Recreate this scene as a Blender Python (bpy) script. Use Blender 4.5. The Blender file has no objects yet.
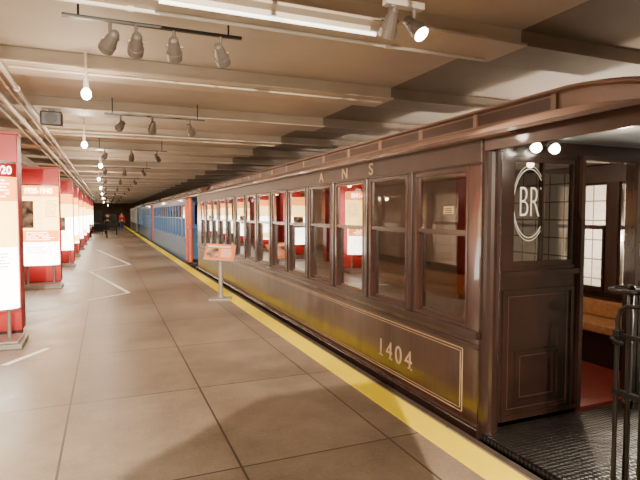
import bpy, bmesh, math, random
from mathutils import Vector, Matrix
random.seed(4)
scene=bpy.context.scene
COL=scene.collection

# ---------------------------------------------------------------- materials
def nt(name):
    m=bpy.data.materials.new(name); m.use_nodes=True
    n=m.node_tree; b=n.nodes['Principled BSDF']
    return m,n,b
def pmat(name,col,rough=.5,metal=0,var=.12,scale=6,coat=0,bump=0,stretch=(1,1,1),emit=0,ecol=None):
    m,n,b=nt(name)
    tc=n.nodes.new('ShaderNodeTexCoord'); mp=n.nodes.new('ShaderNodeMapping')
    mp.inputs['Scale'].default_value=stretch
    no=n.nodes.new('ShaderNodeTexNoise'); no.inputs['Scale'].default_value=scale; no.inputs['Detail'].default_value=5
    n.links.new(tc.outputs['Object'],mp.inputs[0]); n.links.new(mp.outputs[0],no.inputs['Vector'])
    r=n.nodes.new('ShaderNodeValToRGB')
    c=col
    r.color_ramp.elements[0].position=.3; r.color_ramp.elements[1].position=.7
    r.color_ramp.elements[0].color=(c[0]*(1-var),c[1]*(1-var),c[2]*(1-var),1)
    r.color_ramp.elements[1].color=(min(1,c[0]*(1+var)),min(1,c[1]*(1+var)),min(1,c[2]*(1+var)),1)
    n.links.new(no.outputs['Fac'],r.inputs[0]); n.links.new(r.outputs[0],b.inputs['Base Color'])
    b.inputs['Roughness'].default_value=rough; b.inputs['Metallic'].default_value=metal
    b.inputs['Coat Weight'].default_value=coat; b.inputs['Coat Roughness'].default_value=.05
    if bump:
        bp=n.nodes.new('ShaderNodeBump'); bp.inputs['Strength'].default_value=bump; bp.inputs['Distance'].default_value=.01
        n.links.new(no.outputs['Fac'],bp.inputs['Height']); n.links.new(bp.outputs[0],b.inputs['Normal'])
    if emit:
        n.links.new(r.outputs[0],b.inputs['Emission Color']) if ecol is None else None
        if ecol: b.inputs['Emission Color'].default_value=(*ecol,1)
        b.inputs['Emission Strength'].default_value=emit
    return m
def glass(name,tint=(.72,.69,.65),rough=.0):
    m=bpy.data.materials.new(name); m.use_nodes=True; n=m.node_tree; n.nodes.clear()
    o=n.nodes.new('ShaderNodeOutputMaterial'); mx=n.nodes.new('ShaderNodeMixShader')
    t=n.nodes.new('ShaderNodeBsdfTransparent'); g=n.nodes.new('ShaderNodeBsdfGlossy')
    lw=n.nodes.new('ShaderNodeLayerWeight'); lw.inputs[0].default_value=.5
    pw=math_node(n,'POWER',lw.outputs['Facing'],2.0)
    f=math_node(n,'ADD',math_node(n,'MULTIPLY',pw,.9),.09)
    no=n.nodes.new('ShaderNodeTexNoise'); no.inputs['Scale'].default_value=1.2
    mr=n.nodes.new('ShaderNodeMapRange'); mr.inputs[3].default_value=.92; mr.inputs[4].default_value=1.0
    mc=n.nodes.new('ShaderNodeVectorMath'); mc.operation='SCALE'; mc.inputs[0].default_value=tint
    n.links.new(no.outputs['Fac'],mr.inputs[0]); n.links.new(mr.outputs[0],mc.inputs['Scale'])
    n.links.new(mc.outputs[0],t.inputs[0])
    g.inputs['Roughness'].default_value=rough
    n.links.new(f,mx.inputs[0]); n.links.new(t.outputs[0],mx.inputs[1]); n.links.new(g.outputs[0],mx.inputs[2])
    n.links.new(mx.outputs[0],o.inputs[0]); return m
def math_node(n,op,a=None,b=None):
    x=n.nodes.new('ShaderNodeMath'); x.operation=op
    for i,v in enumerate((a,b)):
        if v is None: continue
        if isinstance(v,(int,float)): x.inputs[i].default_value=v
        else: n.links.new(v,x.inputs[i])
    return x.outputs[0]

def floor_mat():
    m,n,b=nt('concrete_floor')
    tc=n.nodes.new('ShaderNodeTexCoord'); s=n.nodes.new('ShaderNodeSeparateXYZ'); n.links.new(tc.outputs['Object'],s.inputs[0])
    X=math_node(n,'DIVIDE',math_node(n,'ADD',s.outputs[0],.31+21.4),1.07)
    Y=math_node(n,'DIVIDE',math_node(n,'ADD',s.outputs[1],-3.1+32),1.6)
    masks=[]
    for c,per in ((X,1.07),(Y,1.6)):
        f=math_node(n,'FRACT',c); f2=math_node(n,'SUBTRACT',1.0,f); d=math_node(n,'MINIMUM',f,f2)
        masks.append(math_node(n,'LESS_THAN',d,.0075/per))
    seam=math_node(n,'MAXIMUM',masks[0],masks[1])
    cx=n.nodes.new('ShaderNodeCombineXYZ'); n.links.new(math_node(n,'FLOOR',X),cx.inputs[0]); n.links.new(math_node(n,'FLOOR',Y),cx.inputs[1])
    wn=n.nodes.new('ShaderNodeTexWhiteNoise'); n.links.new(cx.outputs[0],wn.inputs['Vector'])
    no=n.nodes.new('ShaderNodeTexNoise'); no.inputs['Scale'].default_value=1.8; no.inputs['Detail'].default_value=10; no.inputs['Roughness'].default_value=.7; n.links.new(tc.outputs['Object'],no.inputs['Vector'])
    n2=n.nodes.new('ShaderNodeTexNoise'); n2.inputs['Scale'].default_value=45; n2.inputs['Detail'].default_value=5; n.links.new(tc.outputs['Object'],n2.inputs['Vector'])
    v=math_node(n,'ADD',math_node(n,'MULTIPLY',no.outputs['Fac'],.95),math_node(n,'MULTIPLY',wn.outputs['Value'],.10))
    v=math_node(n,'ADD',v,math_node(n,'MULTIPLY',n2.outputs['Fac'],.28))
    r=n.nodes.new('ShaderNodeValToRGB'); r.color_ramp.elements[0].position=.42; r.color_ramp.elements[1].position=.92
    r.color_ramp.elements[0].color=(.145,.106,.076,1); r.color_ramp.elements[1].color=(.39,.305,.225,1)
    n.links.new(v,r.inputs[0])
    mx=n.nodes.new('ShaderNodeMixRGB'); n.links.new(seam,mx.inputs[0]); n.links.new(r.outputs[0],mx.inputs[1]); mx.inputs[2].default_value=(.06,.042,.032,1)
    n.links.new(mx.outputs[0],b.inputs['Base Color'])
    rr=n.nodes.new('ShaderNodeMapRange'); n.links.new(no.outputs['Fac'],rr.inputs[0]); rr.inputs[1].default_value=.35; rr.inputs[2].default_value=.65; rr.inputs[3].default_value=.33; rr.inputs[4].default_value=.46
    n.links.new(rr.outputs[0],b.inputs['Roughness'])
    bp=n.nodes.new('ShaderNodeBump'); bp.inputs['Strength'].default_value=.15; bp.inputs['Distance'].default_value=.004
    n.links.new(n2.outputs['Fac'],bp.inputs['Height']); n.links.new(bp.outputs[0],b.inputs['Normal'])
    return m
def tile_mat():
    m,n,b=nt('white_tile_wall')
    tc=n.nodes.new('ShaderNodeTexCoord')
    s=n.nodes.new('ShaderNodeSeparateXYZ'); n.links.new(tc.outputs['Object'],s.inputs[0])
    c=n.nodes.new('ShaderNodeCombineXYZ'); n.links.new(s.outputs[1],c.inputs[0]); n.links.new(s.outputs[2],c.inputs[1])
    br=n.nodes.new('ShaderNodeTexBrick'); br.offset=0; br.inputs['Scale'].default_value=1; br.inputs['Brick Width'].default_value=.3; br.inputs['Row Height'].default_value=.3; br.inputs['Mortar Size'].default_value=.012
    br.inputs['Color1'].default_value=(.82,.78,.7,1); br.inputs['Color2'].default_value=(.76,.71,.62,1); br.inputs['Mortar'].default_value=(.2,.17,.14,1)
    n.links.new(c.outputs[0],br.inputs['Vector']); n.links.new(br.outputs[0],b.inputs['Base Color']); b.inputs['Roughness'].default_value=.3
    return m
def car_mat(name,col,rough=.28,coat=.65):
    m=pmat(name,col,rough,0,.35,5,coat,0,(1,1,.25))
    n=m.node_tree; b=n.nodes['Principled BSDF']
    tc=n.nodes['Texture Coordinate']; s=n.nodes.new('ShaderNodeSeparateXYZ'); n.links.new(tc.outputs['Object'],s.inputs[0])
    f=math_node(n,'FRACT',math_node(n,'DIVIDE',math_node(n,'ADD',s.outputs[1],40),.075))
    g=math_node(n,'GREATER_THAN',f,.08)
    w1=n.nodes.new('ShaderNodeTexNoise'); w1.inputs['Scale'].default_value=5; mp=n.nodes.new('ShaderNodeMapping'); mp.inputs['Scale'].default_value=(1,1,.4); w1.inputs['Detail'].default_value=0
    n.links.new(tc.outputs['Object'],mp.inputs[0]); n.links.new(mp.outputs[0],w1.inputs['Vector'])
    hh=math_node(n,'ADD',g,math_node(n,'MULTIPLY',w1.outputs['Fac'],6.0))
    bp=n.nodes.new('ShaderNodeBump'); bp.inputs['Strength'].default_value=.45; bp.inputs['Distance'].default_value=.003
    n.links.new(hh,bp.inputs['Height']); n.links.new(bp.outputs[0],b.inputs['Normal']); n.links.new(bp.outputs[0],b.inputs['Coat Normal'])
    return m
def plate_mat():
    m=pmat('diamond_plate',(.05,.044,.04),.38,.7,.3,8)
    n=m.node_tree; b=n.nodes['Principled BSDF']
    tc=n.nodes['Texture Coordinate']
    ck=n.nodes.new('ShaderNodeTexVoronoi'); ck.inputs['Scale'].default_value=28; ck.inputs['Randomness'].default_value=.0; ck.distance='MANHATTAN'
    n.links.new(tc.outputs['Object'],ck.inputs['Vector'])
    bp=n.nodes.new('ShaderNodeBump'); bp.invert=True; bp.inputs['Strength'].default_value=.9; bp.inputs['Distance'].default_value=.01
    n.links.new(ck.outputs['Distance'],bp.inputs['Height']); n.links.new(bp.outputs[0],b.inputs['Normal'])
    return m
def rattan_mat():
    m=pmat('rattan',(.44,.22,.095),.5,0,.2,20)
    n=m.node_tree; b=n.nodes['Principled BSDF']; tc=n.nodes['Texture Coordinate']
    ck=n.nodes.new('ShaderNodeTexChecker'); ck.inputs['Scale'].default_value=80; n.links.new(tc.outputs['Object'],ck.inputs[0])
    bp=n.nodes.new('ShaderNodeBump'); bp.inputs['Distance'].default_value=.004; n.links.new(ck.outputs['Fac'],bp.inputs['Height']); n.links.new(bp.outputs[0],b.inputs['Normal'])
    return m

FLOOR=floor_mat(); TILE=tile_mat()
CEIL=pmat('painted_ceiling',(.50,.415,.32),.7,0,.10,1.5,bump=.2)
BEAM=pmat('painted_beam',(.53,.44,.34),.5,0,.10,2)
CEILD=pmat('shaded_ceiling',(.19,.14,.10),.7,0,.15,1.5,bump=.2)  # light falloff over the tracks put into the ceiling colour
BEAMD=pmat('shaded_beam',(.22,.165,.12),.6,0,.15,2)  # same painted-in shade for the beams over the tracks
BEDM=pmat('track_bed',(.04,.032,.028),.9,0,.4,5,bump=.5)
YEL=pmat('yellow_paint',(1.0,.74,.0),.6,0,.03,5,emit=.16)  # slight self-glow added to brighten the paint
EDGE=pmat('dark_edge',(.06,.045,.035),.7,0,.2,8)
BROWN=car_mat('brown_varnish',(.038,.0165,.011))
LETB=pmat('letterboard_varnish',(.042,.020,.014),.45,0,.25,5,0)
BROWN2=pmat('dark_varnish',(.021,.010,.0075),.27,0,.3,6,.25)
MAHOG=pmat('mahogany',(.037,.0155,.011),.27,0,.3,6,.25,stretch=(1,1,.2))
ROOF=pmat('roof_canvas',(.31,.19,.14),.42,0,.15,3)
EAVE=pmat('eave_varnish',(.075,.037,.026),.3,0,.2,3,.25)
HOODC=pmat('hood_underside',(.13,.14,.15),.5,0,.1,3)
INTC=pmat('interior_ceiling',(.6,.52,.4),.5,0,.1,3)
REDF=pmat('red_floor',(.19,.022,.016),.5,0,.2,6)
GOLD=pmat('gold_leaf',(.36,.24,.145),.5,.0,.15,8)
GOLDB=pmat('gold_leaf_faded',(.42,.28,.16),.6,.0,.15,8)
GLASS=glass('window_glass')
GLASSD=glass('smoked_window_glass',(.5,.48,.45))
IRON=pmat('black_iron',(.018,.016,.016),.35,.6,.3,12)
STEEL=pmat('rail_steel',(.25,.2,.17),.3,.9,.2,8)
PLATE=plate_mat(); RATT=rattan_mat()
WHITE=pmat('white_enamel',(.75,.7,.62),.4,0,.05,5)
WLOGO=pmat('white_decal',(.75,.73,.66),.5,0,.05,5,emit=.2)  # faint glow added so the unlit decal reads brighter
GREY=pmat('grey_steel',(.33,.30,.27),.4,.3,.1,6)
DGREY=pmat('dark_grey_metal',(.17,.145,.125),.35,.5,.1,6)
BLACK=pmat('black_plastic',(.02,.018,.017),.4,0,.2,6)
RED=pmat('red_laminate',(.34,.011,.012),.4,0,.1,3)
BLUE=pmat('blue_enamel',(.045,.15,.36),.4,0,.15,3,.15)
BLUEG=pmat('blue_grey_enamel',(.08,.17,.31),.4,0,.15,3,.15)
ORANGE=pmat('orange_enamel',(.75,.13,.02),.4,0,.1,3)
SILV=pmat('silver_paint',(.28,.27,.26),.4,.3,.1,3)
TAPE=pmat('white_tape',(1.0,.96,.9),.5,0,.03,9)
BULB=pmat('warm_bulb',(1,.88,.66),.3,0,.02,3,emit=45)
LENS=pmat('lamp_lens',(1,.92,.75),.3,0,.02,3,emit=60)
TUBE=pmat('fluorescent_tube',(1,.93,.8),.3,0,.02,3,emit=4)
LBOX=pmat('lightbox_white',(1,.92,.77),.3,0,.05,4,emit=15)
LORG=pmat('lightbox_orange',(1,.30,.045),.3,0,.08,4,emit=5.5)
LYEL=pmat('lightbox_yellow',(1,.60,.17),.3,0,.08,4,emit=9)
PHOTO=pmat('printed_photo',(.22,.13,.08),.4,0,.9,9,emit=.9)
INK=pmat('dark_ink',(.35,.12,.06),.5,0,.1,9,emit=1.0)
LWHITE=pmat('backlit_white_letters',(1,.9,.8),.5,0,.05,5,emit=12)
SKIN=pmat('skin',(.6,.35,.25),.5); HAIR=pmat('hair',(.04,.02,.015),.6)
SHRED=pmat('red_cloth',(.55,.03,.03),.8); SHBLK=pmat('dark_cloth',(.03,.03,.04),.8); JEANS=pmat('denim',(.04,.06,.12),.8)

# ---------------------------------------------------------------- mesh builder
class MB:
    def __init__(s): s.bm=bmesh.new()
    def box(s,x0,x1,y0,y1,z0,z1):
        v=[s.bm.verts.new(p) for p in [(x0,y0,z0),(x1,y0,z0),(x1,y1,z0),(x0,y1,z0),(x0,y0,z1),(x1,y0,z1),(x1,y1,z1),(x0,y1,z1)]]
        for f in [(3,2,1,0),(4,5,6,7),(0,1,5,4),(1,2,6,5),(2,3,7,6),(3,0,4,7)]: s.bm.faces.new([v[i] for i in f])
        return s
    def cyl(s,a,b,r,seg=12,r2=None,cap=True):
        a=Vector(a); b=Vector(b); d=b-a; L=d.length
        q=d.to_track_quat('Z','Y').to_matrix().to_4x4(); M=Matrix.Translation((a+b)/2)@q
        bmesh.ops.create_cone(s.bm,cap_ends=cap,segments=seg,radius1=r,radius2=r if r2 is None else r2,depth=L,matrix=M); return s
    def sph(s,c,r,sc=(1,1,1),seg=14):
        bmesh.ops.create_uvsphere(s.bm,u_segments=seg,v_segments=seg//2+2,radius=r,matrix=Matrix.Translation(c)@Matrix.Diagonal((*sc,1))); return s
    def prism(s,pts,a0,a1,axis='Y'):
        def P(p,a):
            return (p[0],a,p[1]) if axis=='Y' else ((a,p[0],p[1]) if axis=='X' else (p[0],p[1],a))
        A=[s.bm.verts.new(P(p,a0)) for p in pts]; B=[s.bm.verts.new(P(p,a1)) for p in pts]
        n=len(pts)
        s.bm.faces.new(A); s.bm.faces.new(B[::-1])
        for i in range(n): s.bm.faces.new([A[i],B[i],B[(i+1)%n],A[(i+1)%n]])
        return s
    def torus(s,c,R,r,ax='Y',seg=28,sx=1,sz=1,ms=8):
        rings=[]
        for i in range(seg):
            t=2*math.pi*i/seg; ring=[]
            for j in range(ms):
                p=2*math.pi*j/ms; rr=R+r*math.cos(p); u,w,h=rr*math.cos(t)*sx,rr*math.sin(t)*sz,r*math.sin(p)
                co={'Y':(u,h,w),'X':(h,u,w),'Z':(u,w,h)}[ax]
                ring.append(s.bm.verts.new(Vector(c)+Vector(co)))
            rings.append(ring)
        for i in range(seg):
            for j in range(ms):
                s.bm.faces.new([rings[i][j],rings[(i+1)%seg][j],rings[(i+1)%seg][(j+1)%ms],rings[i][(j+1)%ms]])
        return s
    def tube(s,pts,r,seg=10):
        for a,b in zip(pts,pts[1:]): s.cyl(a,b,r,seg)
        for p in pts[1:-1]: s.sph(p,r,seg=8)
        return s
    def xform(s,M): bmesh.ops.transform(s.bm,matrix=M,verts=s.bm.verts); return s
    def cutx(s,x):
        g=s.bm.verts[:]+s.bm.edges[:]+s.bm.faces[:]
        bmesh.ops.bisect_plane(s.bm,geom=g,plane_co=(x,0,0),plane_no=(1,0,0),clear_outer=True); return s
def emit_mesh(name,mb,mat,parent=None,loc=None,bevel=0,smooth=False,**kw):
    bm=mb.bm
    base=Vector((0,0,0))
    if parent is not None:
        base=wloc(parent)
    if loc is not None: base2=Vector(loc)
    else: base2=base.copy()
    bmesh.ops.recalc_face_normals(bm,faces=bm.faces)
    bmesh.ops.translate(bm,vec=-base2,verts=bm.verts)
    me=bpy.data.meshes.new(name); bm.to_mesh(me); bm.free()
    if smooth:
        for p in me.polygons: p.use_smooth=True
    o=bpy.data.objects.new(name,me); COL.objects.link(o); me.materials.append(mat)
    if parent is not None: o.parent=parent; o.location=base2-base
    else: o.location=base2
    o['_w']=list(base2)
    if bevel:
        bv=o.modifiers.new('bevel','BEVEL'); bv.width=bevel; bv.segments=2; bv.limit_method='ANGLE'
    for k,v in kw.items(): o[k]=v
    return o
def wloc(o): return Vector(o['_w'])
def empty(name,loc,label,category,group=None):
    e=bpy.data.objects.new(name,None); e.empty_display_size=.2; COL.objects.link(e); e.location=loc; e['_w']=list(loc)
    e['label']=label; e['category']=category
    if group: e['group']=group
    return e
def text_obj(name,body,size,origin,face,mat,parent,extrude=.002,spacing=1,sx=1,align='CENTER',offset=0,serif=False,wrap=None,cut=None):
    cu=bpy.data.curves.new(name,'FONT'); cu.body=body; cu.size=size; cu.extrude=extrude; cu.align_x=align; cu.align_y='CENTER'; cu.space_character=spacing; cu.offset=offset
    t=bpy.data.objects.new('tmp',cu); COL.objects.link(t)
    dg=bpy.context.evaluated_depsgraph_get(); dg.update()
    me=bpy.data.meshes.new_from_object(t.evaluated_get(dg)); bpy.data.objects.remove(t)
    if serif:
        ymin=min(v.co.y for v in me.vertices)
        xs=[v.co.x for v in me.vertices if v.co.y<ymin+.004]
        cx=(min(xs)+max(xs))/2; hw=size*.13; h=size*.045
        bm=bmesh.new(); bm.from_mesh(me); q=MB(); q.bm.free(); q.bm=bm
        q.box(cx-hw,cx+hw,ymin,ymin+h,-extrude,extrude)
        bm.to_mesh(me); bm.free()
    if face=='-X': R=Matrix(((0,0,-1,0),(-1,0,0,0),(0,1,0,0),(0,0,0,1)))
    elif face=='-Y': R=Matrix(((1,0,0,0),(0,0,-1,0),(0,1,0,0),(0,0,0,1)))
    else: R=face
    base=wloc(parent)
    M=Matrix.Translation(Vector(origin)-base)@R@Matrix.Diagonal((sx,1,1,1))
    me.transform(M)
    if cut is not None:
        bm=bmesh.new(); bm.from_mesh(me)
        bmesh.ops.bisect_plane(bm,geom=bm.verts[:]+bm.edges[:]+bm.faces[:],plane_co=(cut-base.x,0,0),plane_no=(1,0,0),clear_outer=True)
        bm.to_mesh(me); bm.free()
    if wrap:
        W,D=wrap
        for v in me.vertices:
            q=max(0,1-(v.co.x/W)**2); v.co.y=-D*math.sqrt(q)-.002+(v.co.y-(origin[1]-base.y))
    me.materials.clear(); me.materials.append(mat)
    o=bpy.data.objects.new(name,me); COL.objects.link(o); o.parent=parent; o['_w']=list(base); return o
def copy_tree(o,off,parent=None,group=None):
    c=o.copy(); COL.objects.link(c)
    if parent is not None: c.parent=parent
    c.location=Vector(o.location)+Vector(off); c['_w']=list(wloc(o)+Vector(off))
    for ch in o.children:
        copy_tree(ch,(0,0,0),c)
    return c

# ---------------------------------------------------------------- room
def struct(name,mb,mat,label,bevel=0):
    o=emit_mesh(name,mb,mat,bevel=bevel); o['kind']='structure'; o['label']=label; o['category']=name.split('_')[0]; return o
YE=78; XB=3.2; HC=3.12
struct('floor',MB().box(-5,2.34,-4.6,YE,-1.3,0),FLOOR,'scored concrete station platform floor')
struct('floor_trackbed',MB().box(2.34,7.2,-4.6,YE,-1.5,-1.3),BEDM,'dark ballast bed of the tracks beside the platform')
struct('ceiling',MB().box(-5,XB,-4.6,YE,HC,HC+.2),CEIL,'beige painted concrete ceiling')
struct('ceiling_track',MB().box(XB,7.2,-4.6,YE,HC,HC+.2),CEILD,'concrete ceiling over the tracks, coloured darker for shade')
struct('wall_right',MB().box(7.0,7.2,-4.6,YE,-1.3,HC),TILE,'white tiled wall across the tracks')
struct('wall_left',MB().box(-5.2,-5,-4.6,YE,-1.3,HC),pmat('wall_paint',(.4,.25,.17),.6,0,.1,2),'tan painted side wall')
struct('wall_back',MB().box(-5,7.0,-4.8,-4.6,-1.3,HC),pmat('wall_paint_back',(.25,.16,.12),.6,0,.1,2),'tan painted end wall')
struct('wall_front',MB().box(-5,7.0,YE,YE+.2,-1.3,HC),pmat('wall_paint_end',(.30,.17,.11),.6,0,.1,2),'brown end wall of the station')
k=1
y=-2.8
while y<YE-2:
    for xa,xb,mt,lb in ((-5,XB,BEAM,'broad painted steel ceiling beam over the platform'),(XB,7,BEAMD,'steel ceiling beam over the tracks, coloured darker for shade')):
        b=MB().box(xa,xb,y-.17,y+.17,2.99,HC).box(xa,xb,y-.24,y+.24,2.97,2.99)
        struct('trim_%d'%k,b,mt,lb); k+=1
    y+=2.1
struct('trim_%d'%k,MB().box(2.08,2.31,-4,YE,0,.006),YEL,'yellow painted warning strip on the platform edge'); k+=1
struct('trim_%d'%k,MB().box(2.34,2.39,-4,YE,-.12,.004),EDGE,'dark rubbing board on the platform edge'); k+=1
struct('trim_%d'%k,MB().box(-2.05,-1.75,-4,YE,2.76,2.97).box(-2.12,-1.68,-4,YE,2.73,2.76),BEAM,'painted steel girder over the columns'); k+=1
y=5.2
while y<70:
    b=MB().box(-1.98,-1.7,y-.14,y+.14,0,2.73)
    struct('trim_%d'%k,b,RED,'red clad steel column beside the exhibits',bevel=.01); k+=1; y+=5.3
for x in (3.08,4.52):
    r=MB().box(x-.035,x+.035,-4,YE,-1.05,-1.0).box(x-.01,x+.01,-4,YE,-1.15,-1.05).box(x-.07,x+.07,-4,YE,-1.3,-1.15)
    o=emit_mesh('track_rail',r,STEEL); o['label']='worn steel running rail under the train'; o['category']='rail'; o['group']='running rails'
for a,b2 in [((-.75,9.95),(.39,11.0)),((.39,11.0),(-.43,15.4)),((.66,17.2),(-.41,24.8)),((-.67,6.8),(-1.03,6.2)),((.66,17.2),(-.5,15.6))]:
    a=Vector((*a,0)); b_=Vector((*b2,0)); d=(b_-a).normalized(); n=Vector((-d.y,d.x,0))*.038
    m=MB(); vs=[m.bm.verts.new(p+Vector((0,0,.003))) for p in (a+n,a-n,b_-n,b_+n)]; vs2=[m.bm.verts.new(p+Vector((0,0,.0005))) for p in (a+n,a-n,b_-n,b_+n)]
    m.bm.faces.new(vs); m.bm.faces.new(vs2[::-1])
    for i in range(4): m.bm.faces.new([vs[i],vs2[i],vs2[(i+1)%4],vs[(i+1)%4]])
    o=emit_mesh('floor_tape',m,TAPE,loc=tuple(a)); o['label']='white line of tape stuck on the concrete floor'; o['category']='floor tape'; o['group']='floor tape lines'

# ---------------------------------------------------------------- train cars
XL,XR=2.5,5.1; XC=3.8
ZS=.74   # window bottom
def roof_pts():
    return [(2.42,2.145),(2.42,2.16),(2.50,2.205),(2.68,2.27),(2.85,2.315),(3.0,2.335),(3.0,2.46),(2.93,2.465),(2.94,2.485),(3.2,2.54),(3.5,2.57),(3.8,2.58)]
def window_near(car,ya,frame_mat,name='window'):
    w=.70; x0,x1=XL-.005,XL+.04; yb=ya+w; z0,z1=ZS,1.95; zm=1.46
    m=MB()
    m.box(x0,x1,ya,ya+.022,z0,z1).box(x0,x1,yb-.022,yb,z0,z1).box(x0,x1,ya+.022,yb-.022,z1-.03,z1).box(x0,x1,ya+.022,yb-.022,z0,z0+.02)
    m.box(x0+.008,x1,ya+.022,yb-.022,zm-.016,zm+.016)
    m.box(x1-.01,x1+.025,ya+.015,ya+.04,z0,zm).box(x1-.01,x1+.025,yb-.04,yb-.015,z0,zm).box(x1-.01,x1+.025,ya+.04,yb-.04,z0+.01,z0+.05).box(x1-.01,x1+.025,ya+.04,yb-.04,zm-.03,zm)
    o=emit_mesh(name,m,frame_mat,parent=car,loc=(XL,ya,z0))
    g=MB().box(x0+.02,x0+.024,ya+.02,yb-.02,zm,z1-.025).box(x1+.004,x1+.008,ya+.035,yb-.035,z0+.04,zm-.02)
    emit_mesh('pane',g,GLASS,parent=o)
    return o
def make_car(y0,y1,nwin,body,frame,roofm,name_label,detailed=False,accent=None,plat=1.2):
    car=empty('train_car',(XC,(y0+y1)/2,-1.0),name_label,'train car')
    w=.70
    pitch=.845 if detailed else (y1-y0-.3)/nwin
    wy=[y0+.15+pitch*i for i in range(nwin)]
    for side in (0,1):
        xa,xb=(XL,XL+.06) if side==0 else (XR-.06,XR)
        m=MB().box(xa,xb,y0,y1,0.0,ZS-.06)
        prev=y0
        for yy in wy:
            m.box(xa,xb,prev,yy,ZS,1.95); prev=yy+w
        m.box(xa,xb,prev,y1,ZS,1.95)
        emit_mesh('side_wall',m,body,parent=car)
        emit_mesh('letterboard',MB().box(xa,xb,y0,y1,1.95,2.15),LETB if detailed else body,parent=car)
        xs=-1 if side==0 else 1
        xo=XL if side==0 else XR
        lo,hi=sorted((xo+xs*.035,xo-xs*.06))
        l2,h2=sorted((xo+xs*.015,xo))
        m=MB().box(lo,hi,y0,y1,ZS-.06,ZS).box(l2,h2,y0,y1,ZS-.14,ZS-.10).box(l2,h2,y0,y1,1.96,1.975).box(lo,hi,y0,y1,2.13,2.15).box(lo,hi,y0-.02,y1+.02,-.05,0.02)
        for i in range(len(wy)-1):
            c=(wy[i]+w+wy[i+1])/2; m.box(l2,h2,c-.025,c+.025,ZS,1.96)
        emit_mesh('belt_moulding',m,BROWN2 if detailed else body,parent=car,bevel=.004 if detailed else 0)
    first=window_near(car,wy[0],frame)
    for yy in wy[1:]:
        copy_tree(first,(0,yy-wy[0],0),car)
    for yy in wy:
        c=copy_tree(first,(0,0,0),car); c.rotation_euler=(0,0,math.pi); c.location=Vector((XR,yy+w,ZS))-wloc(car)
    L=roof_pts(); R=[(2*XC-x,z) for x,z in L[::-1][1:]]
    inner=[(XR+.04,2.13),(XR-.3,2.19),(4.5,2.27),(4.45,2.39),(3.8,2.46),(3.15,2.39),(3.1,2.27),(XL+.3,2.19),(XL-.04,2.13)]
    HL=min(plat,1.3)*.75
    m=MB().prism(L+R+inner,y0-plat+HL,y1+plat-HL)
    emit_mesh('roof',m,roofm,parent=car)
    for ye,s in ((y0-plat+HL,-1),(y1+plat-HL,1)):
        m=MB(); P=L+R; rows=[]
        for t in (0,.12,.25,.38,.5,.65,.8,1.0):
            q=t**1.6
            rows.append([m.bm.verts.new((XC+(x-XC)*(1-.02*q), ye+s*HL*t, z-q*.7*max(0,z-2.16))) for x,z in P])
        for a,b_ in zip(rows,rows[1:]):
            for i in range(len(P)-1): m.bm.faces.new([a[i],a[i+1],b_[i+1],b_[i]])
        last=rows[-1]; bot=[m.bm.verts.new((v.co.x,v.co.y-s*.015,v.co.z-.06)) for v in last]
        for i in range(len(P)-1): m.bm.faces.new([last[i],last[i+1],bot[i+1],bot[i]])
        emit_mesh('roof_hood',m,roofm,parent=car)
        a,b_=sorted((ye+s*HL*.97,ye-s*(plat-HL)))
        emit_mesh('hood_ceiling',MB().box(XL+.02,XR-.02,a,b_,2.15,2.165),HOODC,parent=car)
    m=MB(); yy=y0-.2; m2=MB(); m3=MB()
    m2.box(2.992,2.998,y0-.14,y1+.25,2.358,2.445); m3.box(4.603,4.609,y0-.14,y1+.25,2.358,2.445)
    while yy<y1+.3:
        for xx in (2.972,4.603):
            m.box(xx,xx+.025,yy,yy+.045,2.335,2.46)
        yy+=.845
    for xx in (2.975,4.6): m.box(xx,xx+.025,y0-.2,y1+.3,2.335,2.355)
    emit_mesh('clerestory_trim',m,roofm,parent=car)
    emit_mesh('clerestory_panel',m2,EAVE if detailed else BLACK,parent=car)
    emit_mesh('clerestory_panel',m3,EAVE if detailed else BLACK,parent=car)
    m=MB().box(2.405,2.42,y0-plat,y1+plat,2.135,2.16).box(5.18,5.195,y0-plat,y1+plat,2.135,2.16)
    if detailed:
        m.box(XL,XL+.03,y0-plat,y0,2.05,2.15).box(XR-.03,XR,y0-plat,y0,2.05,2.15)
        m.box(XL,XR,y0-plat,y0-plat+.03,2.05,2.15)
    emit_mesh('eave_board',m,EAVE if detailed else roofm,parent=car)
    emit_mesh('interior_ceiling',MB().box(XL+.06,XR-.06,y0+.05,y1-.05,2.15,2.165),INTC,parent=car)
    emit_mesh('car_floor',MB().box(XL+.06,XR-.06,y0+.0,y1,-.04,.03),REDF,parent=car)
    emit_mesh('underframe',MB().box(XL+.1,XR-.1,y0-plat,y1+plat,-.28,-.05).box(XL+.02,XL+.1,y0,y1,-.22,-.05).box(XR-.1,XR-.02,y0,y1,-.22,-.05),IRON,parent=car)
    for ye,s in ((y0,-1),(y1,1)):
        a,b_=sorted((ye,ye+s*plat))
        emit_mesh('end_platform',MB().box(XL,XR,a,b_,-.05,.0).box(XL-.02,XR+.02,(b_-.04) if s>0 else a,(b_) if s>0 else a+.04,-.16,.015),PLATE,parent=car)
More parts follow.
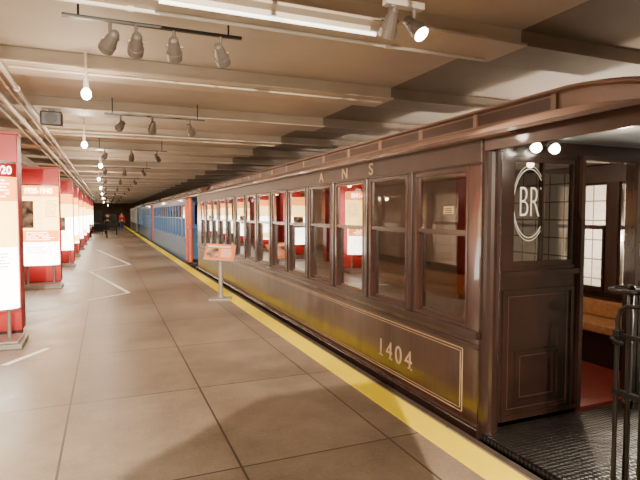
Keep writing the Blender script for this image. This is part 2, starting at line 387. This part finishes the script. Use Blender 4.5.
    for ye,s in ((y0,-1),(y1,1)):
        ya,yb=sorted((ye,ye-s*.06))
        m=MB()
        for mir in (0,1):
            def bx(x0,x1,z0,z1,pa=0):
                if mir: x0,x1=2*XC-x1,2*XC-x0
                q0,q1=(ya-pa,yb) if s<0 else (ya,yb+pa)
                m.box(x0,x1,q0,q1,z0,z1)
            bx(XL+.02,2.78,0,2.16); bx(2.78,3.43,0,1.20); bx(3.43,3.48,0,2.16); bx(2.78,3.43,2.03,2.16)
            bx(2.66,3.46,1.13,1.17,.025); bx(2.83,3.28,.54,.56,.01); bx(2.83,3.28,.16,.18,.01); bx(2.83,2.85,.18,.54,.01); bx(3.26,3.28,.18,.54,.01)
            bx(2.70,3.42,1.00,1.03,.012); bx(2.70,3.42,.04,.08,.012); bx(2.70,2.73,.08,1.0,.012); bx(3.39,3.42,.08,1.0,.012)
        m.box(3.48,4.12,ya,yb,2.04,2.16)
        emit_mesh('end_wall',m,BROWN2 if detailed else body,parent=car)
        yc=(ya+yb)/2
        for x0 in (2.78,4.17):
            m=MB().box(x0,x0+.03,yc-.02,yc+.02,1.2,2.03).box(x0+.62,x0+.65,yc-.02,yc+.02,1.2,2.03).box(x0+.03,x0+.62,yc-.02,yc+.02,1.2,1.24).box(x0+.03,x0+.62,yc-.02,yc+.02,1.99,2.03)
            if detailed and s<0: m.box(x0+.305,x0+.32,yc-.025,yc+.015,1.24,1.99)
            w_=emit_mesh('end_window',m,BROWN2 if detailed else frame,parent=car)
            emit_mesh('pane',MB().box(x0+.03,x0+.62,yc-.003,yc+.003,1.24,1.99),GLASSD if detailed else GLASS,parent=w_)
        for xx in (XL+.075,XR-.075):
            m=MB().cyl((xx,ye,0),(xx,ye,2.15),.078,20)
            emit_mesh('corner_post',m,BROWN2 if detailed else (accent or body),parent=car)
        m=MB().box(3.46,3.5,*( (ya-.03,yb+.02) if s<0 else (ya-.02,yb+.03)),.03,2.06).box(4.1,4.14,*( (ya-.03,yb+.02) if s<0 else (ya-.02,yb+.03)),.03,2.06).box(3.5,4.1,*( (ya-.03,yb+.02) if s<0 else (ya-.02,yb+.03)),2.02,2.06)
        emit_mesh('door_frame',m,MAHOG if detailed else body,parent=car)
        if not detailed:
            m=MB()
            for q in range(9): 
                xx=XL+.05+q*.3; m.cyl((xx,ye+s*(plat-.1),0),(xx,ye+s*(plat-.1),1.15),.015,6)
            m.cyl((XL+.05,ye+s*(plat-.1),1.15),(XR-.05,ye+s*(plat-.1),1.15),.02,6)
            for q in range(3): m.cyl((XL+.05,ye+s*(.15+q*.25),0),(XL+.05,ye+s*(.15+q*.25),1.15),.015,6)
            m.box(XL+.03,XL+.07,min(ye,ye+s*plat),max(ye,ye+s*plat),1.12,1.17)
            emit_mesh('end_gate',m,body,parent=car)
            for xx in (XL+.06,XR-.06):
                emit_mesh('roof_post',MB().cyl((xx,ye+s*(plat-.1),0),(xx,ye+s*(plat-.1),2.16),.065,8),accent or IRON,parent=car)
    for yc in (y0+1.6,y1-1.6):
        m=MB().box(3.0,3.16,yc-1.0,yc+1.0,-.62,-.5).box(4.44,4.6,yc-1.0,yc+1.0,-.62,-.5).box(3.0,4.6,yc-.15,yc+.15,-.6,-.28)
        t=emit_mesh('truck',m,IRON,parent=car,loc=(XC,yc,-.6))
        for dy in (-.75,.75):
            m=MB().cyl((3.03,yc+dy,-.6),(3.13,yc+dy,-.6),.4,28).cyl((4.47,yc+dy,-.6),(4.57,yc+dy,-.6),.4,28).cyl((3.1,yc+dy,-.6),(4.5,yc+dy,-.6),.07,12)
            emit_mesh('wheel_set',m,STEEL,parent=t)
    for xa,xb,bk in ((XL+.08,XL+.50,0),(XR-.50,XR-.08,1)):
        m=MB().box(xa,xb,y0+.5,y1-.5,.38,.48)
        if bk: m.box(xb-.08,xb,y0+.5,y1-.5,.48,.66)
        else: m.box(xa,xa+.08,y0+.5,y1-.5,.48,.66)
        emit_mesh('bench_seat',m,RATT,parent=car,bevel=.02,label='woven rattan bench seat')
        emit_mesh('bench_base',MB().box(xa+.08,xb-.08,y0+.55,y1-.55,.03,.38),BROWN2,parent=car)
    return car,wy
car,wy=make_car(2.95,15.4,14,BROWN,MAHOG,ROOF,'dark brown wooden elevated train car with open end platform',detailed=True,plat=1.3)
for ch,yy,sf in zip('1404',(4.40,4.24,4.07,3.90),(1,1,0,1)):
    text_obj('number_digit',ch,.245,(XL-.003,yy,.27),'-X',GOLD,car,offset=-.001,sx=1.05,serif=bool(sf))
for ch,yy in zip('ANS',(5.92,5.24,4.62)):
    text_obj('gold_letter',ch,.17,(XL-.006,yy,2.050),'-X',GOLDB,car,offset=.001,sx=1.25)
# small notice in the nearest side window
emit_mesh('window_notice',MB().box(XL+.005,XL+.010,3.29,3.41,1.60,1.66),GOLDB,parent=car)
m=MB()
for i in range(3): m.box(XL+.003,XL+.006,3.305,3.395,1.61+.016*i,1.616+.016*i)
emit_mesh('notice_lines',m,BROWN2,parent=car)
m=MB()
for ins,t in ((0,.007),(.025,.004)):
    a,b_,c,d=3.14+ins,15.2-ins,.075+ins,.575-ins; x0,x1=XL-.004,XL-.0
    m.box(x0,x1,a,b_,c,c+t).box(x0,x1,a,b_,d-t,d).box(x0,x1,a,a+t,c,d).box(x0,x1,b_-t,b_,c,d)
emit_mesh('gold_pinstripe',m,GOLD,parent=car)
yc=2.95+.03-.006
ex=2.972
m=MB().torus((ex,yc,1.68),.26,.003,'Y',48,sx=.60,sz=1.0,ms=6).torus((ex,yc,1.68),.285,.002,'Y',48,sx=.58,sz=1.0,ms=6).cutx(3.085)
emit_mesh('ring_emblem',m,WLOGO,parent=car)
text_obj('window_letters','BRT',.34,(ex+.052,yc,1.68),'-Y',WLOGO,car,sx=.54,offset=-.007,cut=3.085)
m=MB()
for a,b_,c,d in ((2.88,3.23,.20,.52),(2.76,3.36,.98,.12)):
    c,d=min(c,d),max(c,d); y0_,y1_=2.95-.003,2.951
    m.box(a,b_,y0_,y1_,c,c+.004).box(a,b_,y0_,y1_,d-.004,d).box(a,a+.004,y0_,y1_,c,d).box(b_-.004,b_,y0_,y1_,c,d)
emit_mesh('panel_pinstripe',m,EAVE,parent=car)
for i in range(6):
    yy=3.8+2*i
    f=emit_mesh('ceiling_lamp',MB().cyl((XC,yy,2.15),(XC,yy,2.12),.05,14),GOLD,parent=car,loc=(XC,yy,2.15))
    emit_mesh('bulb',MB().sph((XC,yy,2.08),.035),BULB,parent=f,smooth=True)
for xx in (2.88,3.06):  # added lamps standing in for spotlight reflections on the bulkhead
    f=emit_mesh('reflection_lamp',MB().cyl((xx,2.93,2.14),(xx,2.86,2.11),.03,12).cyl((xx,2.86,2.11),(xx,2.84,2.09),.03,14,.045),DGREY,parent=car,loc=(xx,2.93,2.12))
    emit_mesh('bulb',MB().sph((xx,2.83,2.08),.038),BULB,parent=f,smooth=True)  # bulb of the added stand-in lamp
gx=2.57
emit_mesh('roof_post',MB().cyl((gx,1.70,0),(gx,1.70,2.14),.022,12),IRON,parent=car,loc=(gx,1.70,0))
g=MB()
fr=[(gx+.03,1.945,.03),(gx+.03,1.945,1.02),(gx+.03,1.93,1.07),(gx+.03,1.89,1.10),(gx+.03,1.74,1.105)]
g.tube(fr,.013,12)
for yy in (1.80,1.87): g.cyl((gx+.03,yy,.08),(gx+.03,yy,1.09),.009,8)
g.box(gx+.015,gx+.045,1.73,1.96,.06,.09).box(gx+.015,gx+.045,1.73,1.96,.60,.63).box(gx+.015,gx+.045,1.73,1.96,.92,.945)
g.box(gx+.01,gx+.05,1.92,1.96,.88,.96).cyl((gx+.01,1.94,.92),(gx-.03,1.94,.92),.01,10).cyl((gx-.025,1.94,.92),(gx-.025,1.87,.90),.01,10)
g.cyl((gx+.03,1.74,.03),(gx+.03,1.74,1.105),.014,10)
for i in range(8):
    xx=gx+.06+.1*i; g.cyl((xx,1.70,.05),(xx,1.70,1.08),.008,8)
g.box(gx,gx+.85,1.69,1.71,1.08,1.105).box(gx,gx+.85,1.69,1.71,.08,.11).box(gx,gx+.85,1.69,1.71,.6,.62)
emit_mesh('iron_gate',g,IRON,parent=car,loc=(gx,1.76,0))
m=MB().cyl((2.72,1.96,0),(2.72,1.96,1.17),.017,12).torus((2.72,1.96,1.17),.10,.014,'Z',28).cyl((2.62,1.96,1.17),(2.82,1.96,1.17),.009,8).cyl((2.72,1.86,1.17),(2.72,2.06,1.17),.009,8).sph((2.72,1.96,1.18),.025).cyl((2.72,1.96,0),(2.72,1.96,.06),.05,14).cyl((2.72,1.96,.5),(2.72,1.96,.56),.03,14)
emit_mesh('brake_wheel',m,IRON,parent=car,loc=(2.72,1.96,0),smooth=True)
make_car(17.9,31,14,BLUE,BLUE,ROOF,'blue vintage subway car with orange end framing',accent=ORANGE,plat=.8)
make_car(33,46,13,BLUEG,BLUEG,SILV,'blue-grey vintage subway car further down the track',accent=BLUE,plat=.8)
make_car(48,61,13,SILV,SILV,SILV,'silver grey subway car at the end of the train',accent=SILV,plat=.8)

# ---------------------------------------------------------------- exhibit kiosks
def kiosk(x,y,n,rich):
    labels=['illuminated exhibit pillar with orange text and white panel','illuminated orange exhibit pillar with printed photograph']
    e=empty('exhibit_lightbox',(x,y,0),labels[rich] if rich<2 else 'illuminated exhibit pillar glowing white and orange','exhibit sign','exhibit lightboxes along the platform')
    def ell(w,d,seg=28): return [(x+w*math.cos(t*2*math.pi/seg),y+d*math.sin(t*2*math.pi/seg)) for t in range(seg)]
    W=.37; D=.16; Z0=.46 if rich==0 else .5; Z1=2.2
    emit_mesh('base',MB().box(x-.42,x+.42,y-.28,y+.28,0,.06).box(x-.38,x+.38,y-.24,y+.24,.06,.09),GREY,parent=e,bevel=.01)
    for dx in (-.25,.25): emit_mesh('post',MB().cyl((x+dx,y,.09),(x+dx,y,Z0+.01),.022,12),GREY,parent=e)
    emit_mesh('light_panel',MB().prism(ell(W,D),Z0,Z1,'Z'),LBOX,parent=e)
    for za,zb in ((Z0-.02,Z0),(Z1,Z1+.03)): emit_mesh('panel_rim',MB().prism(ell(W+.01,D+.01),za,zb,'Z'),GREY,parent=e)
    def band(name,z0,z1,mat,a0=0,a1=1,off=.004):
        seg=24; m=MB(); P=[]
        for i in range(seg+1):
            t=math.pi+math.pi*(a0+(a1-a0)*i/seg); P.append((x+(W+off)*math.cos(t),y+(D+off)*math.sin(t)))
        A=[m.bm.verts.new((*p,z0)) for p in P]; B=[m.bm.verts.new((*p,z1)) for p in P]
        for i in range(seg): m.bm.faces.new([A[i],A[i+1],B[i+1],B[i]])
        return emit_mesh(name,m,mat,parent=e)
    if rich==0:
        band('header_band',2.04,Z1,RED); band('text_band',1.75,2.04,LORG); band('fade_band',1.2,1.75,LYEL)
        text_obj('year_text','1920',.13,(x+.235,y,2.115),'-Y',LWHITE,e,sx=.8,wrap=(W+.012,D+.012))
    elif rich==1:
        band('header_band',1.97,Z1,LORG); band('photo_print',1.3,1.88,PHOTO,.1,.42,.007); band('text_band',1.0,1.25,LORG,.05,.95); band('side_band',1.25,1.97,LYEL,0,1,.003)
        text_obj('year_text','1920-1940',.165,(x+.0,y,2.085),'-Y',LWHITE,e,sx=.76,offset=.002,wrap=(W+.012,D+.012))
    elif rich==2:
        band('header_band',1.9,Z1,LORG); band('photo_print',1.1,1.5,PHOTO,.3,.65,.007); band('fade_band',1.5,1.9,LYEL)
    else:
        band('header_band',1.95,Z1,LORG); band('fade_band',1.5,1.95,LYEL); band('text_band',.55,.8,LYEL)
    def lines(zt,cnt,c0,mat,wid):
        m=MB()
        for i in range(cnt):
            z=zt-i*.038; L=random.uniform(wid*.7,wid); seg=9
            for s in range(seg):
                if random.random()<.12: continue
                t0=math.pi*c0+math.pi*L*s/seg; t1=math.pi*c0+math.pi*L*(s+.8)/seg
                vs=[m.bm.verts.new((x+(W+.009)*math.cos(t),y+(D+.010)*math.sin(t),zz)) for t,zz in ((t0,z),(t1,z),(t1,z+.012),(t0,z+.012))]
                m.bm.faces.new(vs)
        o=emit_mesh('caption_lines',m,mat,parent=e); o['kind']='stuff'
    if rich==0: lines(1.99,6,1.3,LWHITE,.6); lines(1.12,5,1.45,INK,.4)
    elif rich==1: lines(1.2,5,1.28,LWHITE,.5); lines(1.88,10,1.6,INK,.28); lines(.88,4,1.28,INK,.45)
    elif rich==2: lines(1.0,6,1.28,INK,.45)
    else: lines(1.3,8,1.28,INK,.45)
KP=[(-1.37,7.15,0),(-1.33,12.5,1),(-1.32,17.4,2),(-1.35,21.5,3),(-1.35,25.5,2),(-1.35,29.5,3),(-1.35,34,2),(-1.35,39,3),(-1.4,2.2,3),(-1.35,45,2)]
for i,(x,y,r) in enumerate(KP): kiosk(x,y,i,r)
for i,(x,y,r) in enumerate(KP):
    if i==8: continue
    e=empty('display_wall',(x-.25,y+.6,0),'tall red exhibit partition standing behind a lightbox','exhibit partition','red exhibit partitions')
    yy=y+.6; xr=x+(.36 if i else .33)
    emit_mesh('panel',MB().box(x-.37,xr,yy-.16,yy+.16,.08,2.62),RED,parent=e,bevel=.01)
    emit_mesh('plinth',MB().box(x-.34,xr-.03,yy-.14,yy+.14,0,.08),BLACK,parent=e)
    emit_mesh('cap',MB().box(x-.38,xr+.01,yy-.17,yy+.17,2.62,2.65),RED,parent=e)
e=empty('shadow_screen',(.1,-.9,0),'unseen white folding screen added to cast a floor shadow','shadow caster')  # added behind the camera; its zigzag top edge shapes the floor shadow
P=[(-.31,-1.16),(.09,-.83),(.50,-.83)]
for a,b_ in zip(P,P[1:]):
    a=Vector((*a,0)); b_=Vector((*b_,0)); d=(b_-a).normalized(); n=Vector((-d.y,d.x,0))*.012
    m=MB().prism([(p.x,p.y) for p in (a+n,a-n,b_-n,b_+n)],0,1.84,'Z')
    emit_mesh('leaf',m,WHITE,parent=e)
e=empty('reading_stand',(2.0,9.5,0),'slanted orange information panel on grey pole beside yellow strip','information stand')
R=Matrix.Rotation(math.radians(-18),4,'Z')
T=Matrix.Translation((1.95,9.5,0))
emit_mesh('base',MB().box(-.2,.2,-.16,.16,0,.03).xform(T@R),GREY,parent=e,bevel=.005)
emit_mesh('pole',MB().cyl((0,.04,.03),(0,.04,.80),.038,16).cyl((0,.04,.03),(0,.04,.07),.06,14).xform(T@R),GREY,parent=e)
P=T@R@Matrix.Translation((0,0,.89))@Matrix.Rotation(math.radians(4),4,'Y')@Matrix.Rotation(math.radians(45),4,'X')
emit_mesh('tray',MB().box(-.28,.28,-.2,.2,-.02,0).xform(P),GREY,parent=e,bevel=.004)
emit_mesh('printed_panel',MB().box(-.27,.27,-.19,.19,.0,.004).xform(P),pmat('orange_print',(.8,.2,.06),.35,0,.1,5),parent=e)
emit_mesh('printed_picture',MB().box(-.24,-.03,-.15,.08,.004,.007).xform(P),PHOTO,parent=e)
m=MB()
for i in range(7): m.box(.02,.22-.03*random.random(),.06-.03*i,.073-.03*i,.004,.006)
m.box(-.24,.18,.11,.15,.004,.006)
o=emit_mesh('print_lines',m.xform(P),WHITE,parent=e); o['kind']='stuff'

# ---------------------------------------------------------------- ceiling equipment
EG=1.65
def spot(loc,target,energy,size=75,blend=.7,col=(1,.81,.61),r=.05):
    l=bpy.data.lights.new('lamp_light','SPOT'); l.energy=energy*EG; l.spot_size=math.radians(size); l.spot_blend=blend; l.color=col; l.shadow_soft_size=r
    o=bpy.data.objects.new('lamp_light',l); COL.objects.link(o); o.location=loc
    o.rotation_euler=(Vector(target)-Vector(loc)).to_track_quat('-Z','Y').to_euler(); return o
def point(loc,energy,col=(1,.79,.59),r=.06):
    l=bpy.data.lights.new('bulb_or_fill_light','POINT'); l.energy=energy*EG; l.color=col; l.shadow_soft_size=r  # serves the bulbs and the added fill lights alike
    o=bpy.data.objects.new('bulb_or_fill_light',l); COL.objects.link(o); o.location=loc; return o
def lamp_head(parent,pos,target,lit=True):
    p=Vector(pos); d=(Vector(target)-p).normalized()
    m=MB().cyl(p+Vector((0,0,.13)),p+Vector((0,0,.02)),.012,8)
    m.cyl(p-d*.08,p+d*.03,.034,16,.05).cyl(p+d*.03,p+d*.085,.056,16).cyl(p-d*.10,p-d*.08,.02,12,.034)
    m.box(p.x-.06,p.x+.06,p.y-.01,p.y+.01,p.z+.01,p.z+.025)
    h=emit_mesh('lamp_head',m,DGREY,parent=parent,loc=tuple(p))
    emit_mesh('lens',MB().cyl(p+d*.085,p+d*.088,.048,16),LENS if lit else GREY,parent=h)
    return p+d*.12
def track(x0,x1,y,z,heads,label):
    e=empty('track_light',((x0+x1)/2,y,z+.02),label,'track light','ceiling track lights')
    m=MB().box(x0,x1,y-.015,y+.015,z,z+.02)
    for xx in (x0+.1,x1-.1): m.cyl((xx,y,z+.02),(xx,y,HC),.008,6)
    emit_mesh('rail',m,BLACK,parent=e)
    for xx,tgt,en,sz in heads:
        q=lamp_head(e,(xx,y,z-.13),tgt,lit=True)
        if en: spot(q,tgt,en,sz)
track(-.25,.98,3.9,2.93,[(.05,(-1.3,7,1.2),60,60),(.22,(0,9,0),0,60),(.48,(1.2,8,0),110,75),(.82,(2.5,7,.8),130,80)],'black ceiling track with four spotlights')
track(0,1.3,7.3,2.9,[(.2,(-1.3,12.5,1.2),60,60),(.6,(.3,11,0),110,90),(1.1,(2.5,10,.8),125,80)],'black ceiling track with three spotlights')
for i,yy in enumerate((11.2,15.5,20.2,26.2,32.2,39.7,47.2,56.2)):
    track(-.2,1.2,yy,2.9,[(.0,(-1.3,yy+4,1.2),70+2*i,70),(.5,(.3,yy+2.5,0),125+2*i,100),(1.0,(2.5,yy+2.5,.8),110,80)],'black ceiling track with three spotlights')
e=empty('twin_spotlight',(1.80,2.9,2.95),'white twin spotlight fixture hanging from a ceiling beam','spotlight')
emit_mesh('mount',MB().box(1.66,1.94,2.87,2.93,2.93,2.97).cyl((1.72,2.9,2.93),(1.72,2.9,2.85),.012,8).cyl((1.88,2.9,2.93),(1.88,2.9,2.85),.012,8).cyl((1.8,2.9,2.97),(1.8,2.9,HC),.012,8),WHITE,parent=e)
q=lamp_head(e,(1.70,2.9,2.82),(1.9,5.0,0),lit=False)
q2=lamp_head(e,(1.88,2.9,2.82),(2.6,.9,.6))
spot(q2,(3.2,2.2,1.0),40,70)
track(.3,1.5,.9,2.93,[(.5,(-.9,4.5,0),0,85),(1.1,(2.6,5.4,1.3),100,50)],'black ceiling track with two spotlights')
e=empty('track_light',(-.3,-3.5,2.96),'unseen ceiling track spotlight added to throw the floor shadow','track light','ceiling track lights')
emit_mesh('rail',MB().box(-.9,.3,-3.515,-3.485,2.94,2.96).cyl((-.8,-3.5,2.96),(-.8,-3.5,HC),.008,6).cyl((.2,-3.5,2.96),(.2,-3.5,HC),.008,6),BLACK,parent=e)  # rail of the added unseen spotlight
q=lamp_head(e,(-.5,-3.5,2.81),(.3,5.2,0))
spot(q,(0,4.6,0),3800,58,.5,r=.015)  # strong key light added out of view to cast the screen's shadow
e=empty('fluorescent_fixture',(1.1,3.40,2.97),'slim white fluorescent tube fixture below ceiling','ceiling light')
emit_mesh('housing',MB().box(.3,1.9,3.37,3.43,2.94,2.97),WHITE,parent=e)
emit_mesh('tube',MB().cyl((.33,3.40,2.928),(1.87,3.40,2.928),.011,12),TUBE,parent=e)
l=bpy.data.lights.new('tube_light','AREA'); l.shape='RECTANGLE'; l.size=1.2; l.size_y=.04; l.energy=6; l.color=(1,.85,.68)
o=bpy.data.objects.new('tube_light',l); COL.objects.link(o); o.location=(1.1,3.40,2.90)
for (x,y,z,en) in [(-.15,5.3,2.72,18),(-.3,9.0,2.7,26),(-.1,13.0,2.72,30),(-.2,18.0,2.72,32),(-.2,24,2.72,32),(-.2,31,2.72,32),(-.2,40,2.72,30),(-.2,52,2.72,30),(0.2,64,2.6,50),(-1.6,1.0,2.7,12)]:
    e=empty('ceiling_bulb',(x,y,z+.2),'bare warm bulb in a small ceiling socket','light bulb','ceiling bulbs')
    emit_mesh('socket',MB().cyl((x,y,HC),(x,y,z+.1),.012,8).cyl((x,y,z+.14),(x,y,z+.05),.025,12),WHITE,parent=e)
    emit_mesh('bulb',MB().sph((x,y,z),.045,(1,1,1.2)),BULB,parent=e,smooth=True)
    point((x,y,z-.09),en)
def pipe(a,b_,r,mat,label,name='conduit_pipe'):
    m=MB().cyl(a,b_,r,10)
    a=Vector(a); b_=Vector(b_); n=int((b_-a).length/2.1)
    d=(b_-a).normalized()
    for i in range(n+1):
        p=a.lerp(b_,(i+.5)/(n+1)); m.cyl(p-d*.02,p+d*.02,r*1.35,10)
    o=emit_mesh(name,m,mat,loc=tuple(a)); o['label']=label; o['category']='pipe'; o['group']='ceiling conduits'
pipe((-.86,-3,2.945),(-.86,70,2.945),.024,WHITE,'white conduit pipe running under the ceiling beams')
pipe((-.95,-3,2.952),(-.95,70,2.952),.014,BEAM,'beige conduit pipe running under the ceiling beams')
pipe((-1.08,-3,2.937),(-1.08,70,2.937),.032,WHITE,'thick white conduit pipe running under the ceiling beams')
pipe((-1.22,-3,2.948),(-1.22,70,2.948),.02,GREY,'grey conduit pipe running under the ceiling beams')
pipe((-.8,3.66,2.953),(3.1,3.66,2.953),.014,WHITE,'white conduit crossing beneath a ceiling beam')
pipe((-.8,5.5,2.953),(3.1,5.5,2.953),.012,BEAM,'thin beige conduit crossing beneath a ceiling beam')
pipe((-.8,9.8,2.953),(3.1,9.8,2.953),.014,BEAM,'beige conduit crossing beneath a ceiling beam')
e=empty('loudspeaker',(-.64,7.65,2.97),'black box loudspeaker mounted under a ceiling beam','speaker')
emit_mesh('cabinet',MB().box(-.77,-.51,7.56,7.74,2.755,2.945),BLACK,parent=e,bevel=.02)
emit_mesh('grille',MB().cyl((-.64,7.56,2.85),(-.64,7.55,2.85),.075,20),IRON,parent=e)
emit_mesh('bracket',MB().box(-.68,-.60,7.62,7.68,2.945,2.97),BLACK,parent=e)

# ---------------------------------------------------------------- people far down the platform
def person(x,y,rot,shirt,trous,label):
    e=empty('person',(x,y,0),label,'person')
    def skin(name,V,E,mat):
        me=bpy.data.meshes.new(name); me.from_pydata([v[0] for v in V],E,[]); o=bpy.data.objects.new(name,me); COL.objects.link(o)
        o.modifiers.new('skin','SKIN'); 
        for i,v in enumerate(V): 
            me.skin_vertices[0].data[i].radius=v[1]; 
        me.skin_vertices[0].data[0].use_root=True
        s=o.modifiers.new('sub','SUBSURF'); s.levels=1; s.render_levels=1
        me.materials.append(mat); o.parent=e; o['_w']=list(e.location); return o
    V=[((0,0,.95),(.15,.11)),((0,0,1.2),(.14,.1)),((0,0,1.42),(.16,.1)),((0,0,1.52),(.055,.055)),((0,-.01,1.60),(.075,.09)),((0,-.01,1.70),(.06,.075)),
       ((.2,0,1.40),(.055,.055)),((.25,.02,1.12),(.042,.042)),((.26,-.06,.88),(.03,.03)),((.26,-.08,.78),(.025,.04)),
       ((-.2,0,1.40),(.055,.055)),((-.25,.02,1.12),(.042,.042)),((-.26,-.06,.88),(.03,.03)),((-.26,-.08,.78),(.025,.04)),
       ((.1,0,.85),(.09,.09)),((.11,-.03,.48),(.06,.06)),((.11,.02,.09),(.042,.042)),((.12,-.13,.04),(.04,.03)),
       ((-.1,0,.85),(.09,.09)),((-.11,.03,.48),(.06,.06)),((-.11,.08,.09),(.042,.042)),((-.12,-.07,.04),(.04,.03))]
    Ed=[(0,1),(1,2),(2,3),(3,4),(4,5),(2,6),(6,7),(7,8),(8,9),(2,10),(10,11),(11,12),(12,13),(0,14),(14,15),(15,16),(16,17),(0,18),(18,19),(19,20),(20,21)]
    skin('body',V,Ed,SKIN)
    g=1.14
    idx=[0,1,2,6,7,8,10,11,12]; mp={a:i for i,a in enumerate(idx)}
    skin('shirt',[(V[a][0],(V[a][1][0]*g+.006,V[a][1][1]*g+.006)) for a in idx],[(mp[a],mp[b]) for a,b in Ed if a in mp and b in mp],shirt)
    idx=[0,14,15,16,18,19,20]; mp={a:i for i,a in enumerate(idx)}
    skin('trousers',[(V[a][0],(V[a][1][0]*g+.008,V[a][1][1]*g+.008)) for a in idx],[(mp[a],mp[b]) for a,b in Ed if a in mp and b in mp],trous)
    emit_mesh('hair',MB().sph((x,y+.025,1.69),.092,(.95,1.05,1.05)),HAIR,parent=e,smooth=True)
    e.rotation_euler=(0,0,rot)
person(1.35,52,math.radians(20),SHRED,JEANS,'person in red top and dark jeans standing')
person(.1,54,math.radians(190),SHBLK,SHBLK,'person in dark clothes standing behind low benches')
BENCH=pmat('black_painted_wood',(.012,.010,.009),.9,0,.2,6)
def bench(x,y):
    e=empty('platform_bench',(x,y,0),'dark wooden platform bench with slatted back','bench','platform benches')
    m=MB()
    for i in range(4): m.box(x-.6,x+.6,y-.2+.11*i,y-.11+.11*i,.43,.46)
    m.box(x-.55,x+.55,y-.15,y+.2,.40,.43)
    emit_mesh('seat',m,BENCH,parent=e)
    m=MB()
    for i in range(3): m.box(x-.6,x+.6,y+.22,y+.25,.52+.13*i,.64+.13*i)
    for dx in (-.4,.4): m.box(x+dx-.03,x+dx+.03,y+.2,y+.22,.46,.9)
    emit_mesh('backrest',m,BENCH,parent=e)
    for dx in (-.5,.5): emit_mesh('leg',MB().box(x+dx-.04,x+dx+.04,y-.2,y+.22,0,.40),BENCH,parent=e)
bench(-.5,38); bench(.2,42); bench(-.6,45)
def counter(x,y,w,h):
    e=empty('display_counter',(x,y,0),'dark exhibit counter with raised back panel on platform','display counter','dark display counters')
    emit_mesh('body',MB().box(x-w/2,x+w/2,y-.3,y+.3,.08,.85),BENCH,parent=e,bevel=.01)
    emit_mesh('top',MB().box(x-w/2-.03,x+w/2+.03,y-.33,y+.33,.85,.89),BENCH,parent=e)
    emit_mesh('back_panel',MB().box(x-w/2+.1,x+w/2-.1,y+.2,y+.26,.89,h),BENCH,parent=e)
    for dx in (-w/2+.1,w/2-.1): emit_mesh('leg',MB().box(x+dx-.04,x+dx+.04,y-.25,y+.25,0,.08),BENCH,parent=e)
counter(-.8,50,1.1,1.9); counter(.6,58,1.0,1.6)

for yy in (4.2,7.5,11,14): point((XC,yy,1.98),11,r=.05)
for yy in (20,28,37,44,52): point((XC,yy,1.9),6)
point((3.1,2.3,2.0),7,r=.04)  # added vestibule light, goes with the stand-in lamps on the bulkhead
for yy,en in ((3,230),(5.5,240),(9,90),(14,75)): point((6.0,yy,1.3),en,(1,.9,.76))  # fill lights without fixtures, added to brighten the tiled wall

for o in list(bpy.data.objects):
    if '_w' in o: del o['_w']

w=bpy.data.worlds.new('world'); scene.world=w; w.use_nodes=True
w.node_tree.nodes['Background'].inputs[0].default_value=(.3,.2,.13,1); w.node_tree.nodes['Background'].inputs[1].default_value=.3

cam=bpy.data.cameras.new('camera'); cam.lens=28.7; cam.sensor_width=36; cam.clip_start=.05; cam.clip_end=300
co=bpy.data.objects.new('camera',cam); COL.objects.link(co); co.location=(0,0,1.6)
co.rotation_euler=(math.radians(90-2.92),0,math.radians(-22.7)); scene.camera=co
